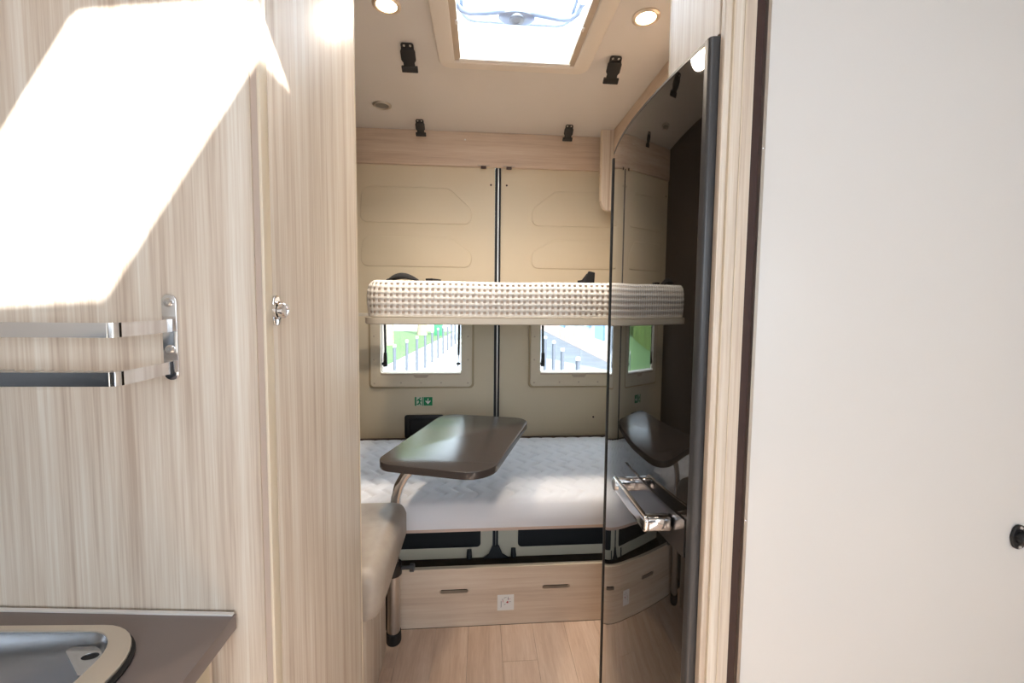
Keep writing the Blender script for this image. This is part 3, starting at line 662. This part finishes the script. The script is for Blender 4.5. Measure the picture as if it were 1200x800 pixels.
vv = [bm.verts.new((p[0], p[1]+dy, z)) for z in (ZT-0.0005, ZT+0.0016) for p, dy in ((aa, -0.0035), (bb_, -0.0035), (bb_, 0.0012), (aa, 0.0012))]
for f in ((0, 1, 2, 3), (4, 5, 6, 7), (0, 1, 5, 4), (1, 2, 6, 5), (2, 3, 7, 6), (3, 0, 4, 7)): bm.faces.new([vv[i] for i in f])
from_bm('sealing_strip', bm, WHITE, wt)
sn = thing('sink', (-0.6, 0.29, ZT), 'stainless steel kitchen sink with a broad satin rim set in the worktop', 'sink')
plate('gasket', [(a+0.0065, b-0.003) for a, b in rim_o], [bmh], 0.0022, MZ(ZT), BLACKR, sn)
plate('rim', rim_o, [bas_o], 0.0050, MZ(ZT+0.001), RIMM, sn, bev=0.0015, seg=3)
bm = bmesh.new(); rings = []
cxs, cys = (SX0+SX1)/2, (SY0+SY1)/2
for k, (sc1, z) in enumerate(((1.0, ZT+0.004), (0.985, ZT-0.004), (0.965, ZT-0.02), (0.93, ZT-0.085), (0.90, ZT-0.110), (0.85, ZT-0.124), (0.70, ZT-0.129), (0.30, ZT-0.131), (0.10, ZT-0.134))):
    rings.append([bm.verts.new((cxs+(a-cxs)*sc1, cys+(b-cys)*sc1, z)) for a, b in bas_o])
for p, q in zip(rings, rings[1:]):
    for j in range(len(p)): bm.faces.new((p[j], p[(j+1) % len(p)], q[(j+1) % len(p)], q[j]))
bm.faces.new(rings[-1])
bs_ = from_bm('basin', bm, SINKM, sn, True)
lathe('drain', [(0.034, 0), (0.034, 0.003), (0.024, 0.004), (0.02, 0.001)], (cxs, cys, ZT-0.1335), 'Z', CHROME, bs_)
ov = plate('overflow_ledge', rpoly([(-0.478, 0.4835), (-0.424, 0.442), (-0.4105, 0.470), (-0.424, 0.4820)], [0.004, 0.004, 0.016, 0.016]), [circ(-0.4355, 0.4685, 0.0085, 16, 0.0048)], 0.002, MZ(ZT-0.010), SINKM, sn, bev=0.0006)
plate('overflow_hole', circ(-0.4355, 0.4685, 0.009, 16, 0.0052), [], 0.001, MZ(ZT-0.0112), BLACKR, sn)

kl = thing('shading_locker', (-0.72, -0.1, 1.52), 'unseen pale wood locker added above the worktop to shade the wardrobe side', 'cabinet')  # unseen, added to shade the top of the wardrobe side
box('carcass', (-0.945, -0.508, -0.80, 0.515, 1.52, ZC-0.002), WOODS, kl, bev=0.002)
box('door', (-0.508, -0.490, -0.79, 0.10, 1.53, ZC-0.01), WOODS, kl, bev=0.002); box('door', (-0.508, -0.490, 0.105, 0.512, 1.53, ZC-0.01), WOODS, kl, bev=0.002)

spb = thing('added_splashback', (-0.94, -0.1, ZT+0.002), 'unseen black panel added behind the sink to darken the rack reflections', 'added_splashback')  # unseen panel added so the lower rack band mirrors black
box('panel', (-0.9495, -0.938, -0.70, 0.50, ZT+0.002, 1.01), BLACKP, spb, bev=0.001)

# ------------------------------------------------------------------ fridge
fg = thing('fridge', (0.58, 0.79, 0), 'tall fridge with a bowed black gloss door reflecting the beds', 'fridge')
FY0, FY1, FZ0, FZ1 = 0.562, 1.012, 0.05, 1.482
def fx(y): return 0.2975+(0.46 if y > 0.775 else 0.33)*(y-0.775)**2
box('body', (0.345, 0.815, 0.580, 1.010, 0.04, 1.478), DGREY, fg)
box('plinth', (0.350, 0.815, 0.580, 1.010, 0.001, 0.04), BLACKP, fg)
def bow(name, y0, y1, off, back, z0, z1, m, parent, n=40):
    bm = bmesh.new(); A = []; B = []
    for k in range(n+1):
        y = y0+(y1-y0)*k/n
        A.append((bm.verts.new((fx(y)+off, y, z0)), bm.verts.new((fx(y)+off, y, z1))))
        B.append((bm.verts.new((back, y, z0)), bm.verts.new((back, y, z1))))
    for k in range(n):
        bm.faces.new((A[k][0], A[k+1][0], A[k+1][1], A[k][1])); bm.faces.new((B[k][0], B[k+1][0], B[k+1][1], B[k][1]))
        bm.faces.new((A[k][0], A[k+1][0], B[k+1][0], B[k][0])); bm.faces.new((A[k][1], A[k+1][1], B[k+1][1], B[k][1]))
    for k in (0, n): bm.faces.new((A[k][0], A[k][1], B[k][1], B[k][0]))
    o = from_bm(name, bm, m, parent, True); autosmooth(o.data); return o
fd = bow('door', FY0+0.014, FY1-0.005, 0.0, 0.344, FZ0, FZ1-0.004, GLOSS, fg)
bow('top_trim', FY0+0.010, FY1-0.005, -0.0008, 0.344, FZ1-0.004, FZ1, DGREY, fd)
plate('side_trim', rpoly([(fx(FY0+0.014)-0.001, FY0+0.0138), (fx(FY0+0.004)-0.001, FY0+0.001), (0.3435, FY0-0.0005), (0.3435, FY0+0.0138)], [0.001, 0.006, 0.001, 0.001]), [], FZ1-FZ0+0.001, MZ(FZ0), DGREY, fd)
box('far_trim', (fx(FY1)-0.0035, 0.344, FY1-0.005, FY1+0.004, FZ0, FZ1-0.012), BLACKP, fd, bev=0.0015)
# handle: satin plate, two posts and a chrome paddle
hp = bow('handle_plate', 0.578, 0.802, -0.0028, 0.3135, 0.732, 0.790, PLATEM, fd)
hl = plate('handle', [(y, z) for y, z in rrect(0.604, 0.7555, 0.765, 0.7805, 0.007)], [], 0.009, Matrix(((0, 0, -1, 0.266), (1, 0, 0, 0), (0, 1, 0, 0), (0, 0, 0, 1))), CHROME, hp, bev=0.003, seg=3)
for y in (0.615, 0.752): box('handle_post', (0.2595, 0.3020, y-0.010, y+0.010, 0.757, 0.779), CHROME, hp, bev=0.004, seg=3)
lathe('lock_button', [(0.010, 0), (0.010, 0.003), (0.007, 0.004)], (0.2571, 0.749, 0.768), '-X', STEEL, hp)

# cupboard board above the fridge and the posts beside it
fp_ = thing('fridge_surround', (0.34, 0.6, 0), 'pale wood upright boards framing the near side of the black fridge', 'panel')
box('upper_panel', (0.322, 0.336, 0.5625, 0.711, 1.486, ZC-0.002), WOODV, fp_)
box('edge_band', (0.3215, 0.337, 0.711, 0.7145, 1.486, ZC-0.002), BAND, fp_)
box('stile', (0.3235, 0.3325, 0.549, 0.5605, 0.001, ZC-0.002), WOODV, fp_, bev=0.001)
box('stile', (0.3335, 0.3475, 0.545, 0.5605, 0.001, ZC-0.002), WOODV, fp_, bev=0.0012)
box('stile', (0.3485, 0.3670, 0.549, 0.5605, 0.001, ZC-0.002), WOODV, fp_, bev=0.001)
for xx in (0.3322, 0.3474): box('edge_band', (xx, xx+0.0016, 0.5445, 0.5605, 0.001, ZC-0.002), BAND, fp_)

# ------------------------------------------------------------------ white washroom door panel
wp = thing('washroom_door', (0.7, 0.555, 0), 'broad white panel door with a thin metal edge strip', 'door')
box('leaf', (0.3850, 1.045, 0.548, 0.572, 0.004, ZC-0.002), WHITEP, wp, bev=0.0008)
box('edge_strip', (0.3803, 0.3850, 0.546, 0.572, 0.004, ZC-0.002), ALU, wp)
box('rubber_seal', (0.3672, 0.3803, 0.552, 0.572, 0.004, ZC-0.002), BROWN, wp)
for z in (1.33, 0.805): lathe('screw', [(0.0016, 0), (0.0016, 0.0006), (0.0008, 0.001)], (0.3824, 0.546, z), '-Y', CHROME, wp, 10)
lc = thing('door_catch', (0.835, 0.548, 0.742), 'small oval black plastic door catch screwed to the white panel', 'door catch')
plate('base', [(0.822+a, 0.766+b) for a, b in rpoly([(-0.0135, 0), (-0.0085, -0.019), (0.0085, -0.019), (0.0135, 0), (0.0085, 0.019), (-0.0085, 0.019)], [0.012]*6)], [], 0.004, MY(0.5478), BLACKP, lc, bev=0.0012)
lathe('socket', [(0.0105, 0.003), (0.0105, 0.012), (0.0085, 0.014), (0.006, 0.014), (0.005, 0.006)], (0.824, 0.5478, 0.766), '-Y', BLACKP, lc)
for z in (0.781, 0.751): lathe('screw', [(0.0028, 0.004), (0.0028, 0.005), (0.0015, 0.0056), (0.0008, 0.005)], (0.822, 0.5478, z), '-Y', STEEL, lc, 12)

# ------------------------------------------------------------------ outdoors seen through the rear windows
GZ = -0.60
gr = struct(box('ground_road', (-40, 40, -12, 60, GZ-0.2, GZ), ASPH), 'pale grey road behind the van')
pv = struct(plate('ground_path', [(-2.95, 4.0), (-1.62, 4.0), (-0.55, 22.0), (-1.35, 22.0)], [], 0.05, MZ(GZ), PATH), 'pale pavement strip beside the lawn')
kb = struct(plate('ground_kerb', [(-1.62, 4.0), (-1.50, 4.0), (-0.45, 22.0), (-0.55, 22.0)], [], 0.07, MZ(GZ), KERB), 'light kerb stone line along the road')
lw = struct(plate('ground_lawn', [(-30, 3.0), (-3.0, 3.0), (-2.95, 4.0), (-1.40, 21.5), (-30, 21.5)], [], 0.06, MZ(GZ), GRASS), 'green lawn beyond the path')
def bollard(x, y, h, label, grp, r=0.045):
    b = thing('bollard', (x, y, GZ), label, 'bollard', grp)
    tube('shaft', [(x, y, GZ), (x, y, GZ+h-0.06)], r, POST, b, 12)
    lathe('cap', [(r*1.02, 0.02), (r*1.05, 0.06), (r*0.8, 0.075)], (x, y, GZ+h-0.07), 'Z', KERB, b, 12)
ORD = ['nearest', 'second', 'third', 'fourth', 'fifth', 'sixth', 'seventh', 'eighth', 'ninth', 'tenth', 'farthest']
for k in range(11):
    y = 6.6+0.86*k; x_ = -1.62+0.076*(y-6.6)
    bollard(x_, y, 0.90, ORD[k]+' grey post from the van in the row along the path', 'posts along the path', 0.03)
for k, (x_, y) in enumerate(((1.42, 9.0), (1.47, 8.2), (1.43, 7.1), (1.47, 6.1))):
    bollard(x_, y, 0.92-0.02*k, ORD[3-k]+' grey post from the van at the roadside by the pale house', 'posts by the house', 0.036)
def tree(x, y, r, h, label, seed):
    rnd = random.Random(seed)
    t = thing('tree', (x, y, GZ), label, 'tree', 'trees on the lawn')
    tube('trunk', [(x, y, GZ), (x+0.02, y, GZ+1.0), (x-0.05, y, GZ+2.2), (x+0.03, y, GZ+h*0.6)], [r*1.25, r, r*0.9, r*0.7], BARK, t, 12)
    bm = bmesh.new()
    bmesh.ops.create_icosphere(bm, subdivisions=4, radius=1.0)
    for v in bm.verts:
        k = 1+0.35*mnoise.noise(v.co*2.2+Vector((seed, 0, 0)))+0.18*mnoise.noise(v.co*6)
        v.co = Vector((x, y, GZ+h*0.75))+Vector((v.co.x*1.35, v.co.y*1.35, v.co.z*h*0.22))*k
    from_bm('crown', bm, HEDGE, t)
tree(-3.35, 15.0, 0.17, 6.5, 'thick trunked tree nearest the van on the lawn', 3)
tree(-2.75, 19.3, 0.20, 7.0, 'tree on the lawn farther along the path', 5)
hb = bmesh.new()
for i in range(60):
    pass
bmesh.ops.create_grid(hb, x_segments=80, y_segments=16, size=0.5)
for v in hb.verts:
    u_, q = v.co.x+0.5, v.co.y+0.5
    a = q*math.pi
    rr = 1+0.25*mnoise.noise(Vector((u_*60, q*5, 0)))
    v.co = Vector((-7.0+0.9*math.cos(a)*rr, 5+u_*20, GZ+1.5*math.sin(a)*rr))
he = from_bm('hedge', hb, HEDGE, None, True); tag(he, 'long clipped green hedge at the far side of the lawn', 'hedge')
bi = thing('litter_bin', (-1.95, 19.0, GZ), 'small dark green litter bin at the end of the path', 'bin')
box('bin_body', (-2.15, -1.78, 18.85, 19.2, GZ+0.05, GZ+0.95), BINM, bi, bev=0.03); box('bin_lid', (-2.18, -1.75, 18.82, 19.23, GZ+0.95, GZ+1.02), BINM, bi, bev=0.02)
def house(name, loc, label, x0, x1, y0, y1, h, face):
    t = thing(name, loc, label, 'building')
    box('wall', (x0, x1, y0, y1, GZ, GZ+h), FACADE, t)
    if face == 'X':
        box('plinth', (x0-0.06, x0, y0, y1, GZ, GZ+0.55), PLINTH, t)
        y = y0+0.8; k = 0
        while y < y1-1.2:
            if k % 3 == 1:
                d = box('entrance_door', (x0-0.05, x0+0.02, y, y+0.9, GZ+0.02, GZ+2.1), BLUE, t)
            else:
                w1 = box('window', (x0-0.04, x0+0.02, y, y+0.9, GZ+0.85, GZ+2.1), WHITE, t)
                for (a, b) in ((0.05, 0.43), (0.47, 0.85)): box('pane', (x0-0.05, x0-0.035, y+a, y+b, GZ+0.92, GZ+2.03), PANEG, w1)
                box('shutter', (x0-0.07, x0-0.0, y-0.42, y-0.03, GZ+0.85, GZ+2.1), BLUE, t)
            w2 = box('window', (x0-0.04, x0+0.02, y, y+0.9, GZ+3.4, GZ+4.8), WHITE, t)
            box('pane', (x0-0.05, x0-0.035, y+0.08, y+0.82, GZ+3.48, GZ+4.72), PANEG, w2)
            y += 1.9; k += 1
    else:
        x_ = x0+1.0
        while x_ < x1-1.5:
            w1 = box('window', (x_, x_+1.0, y0-0.05, y0+0.02, GZ+0.9, GZ+2.3), WHITE, t)
            box('pane', (x_+0.08, x_+0.92, y0-0.06, y0-0.04, GZ+0.98, GZ+2.22), PANEG, w1); x_ += 2.4
    box('roof', (x0-0.25, x1+0.25, y0-0.25, y1+0.25, GZ+h, GZ+h+0.3), PLINTH, t)
house('town_house', (5.6, 17, GZ), 'pale rendered house with blue shutters along the street', 3.6, 8.5, 9.0, 33.0, 6.5, 'X')
house('garden_house', (-8, 36, GZ), 'pale low house beyond the far end of the lawn', -24.0, 1.5, 34.0, 40.0, 5.5, 'Y')
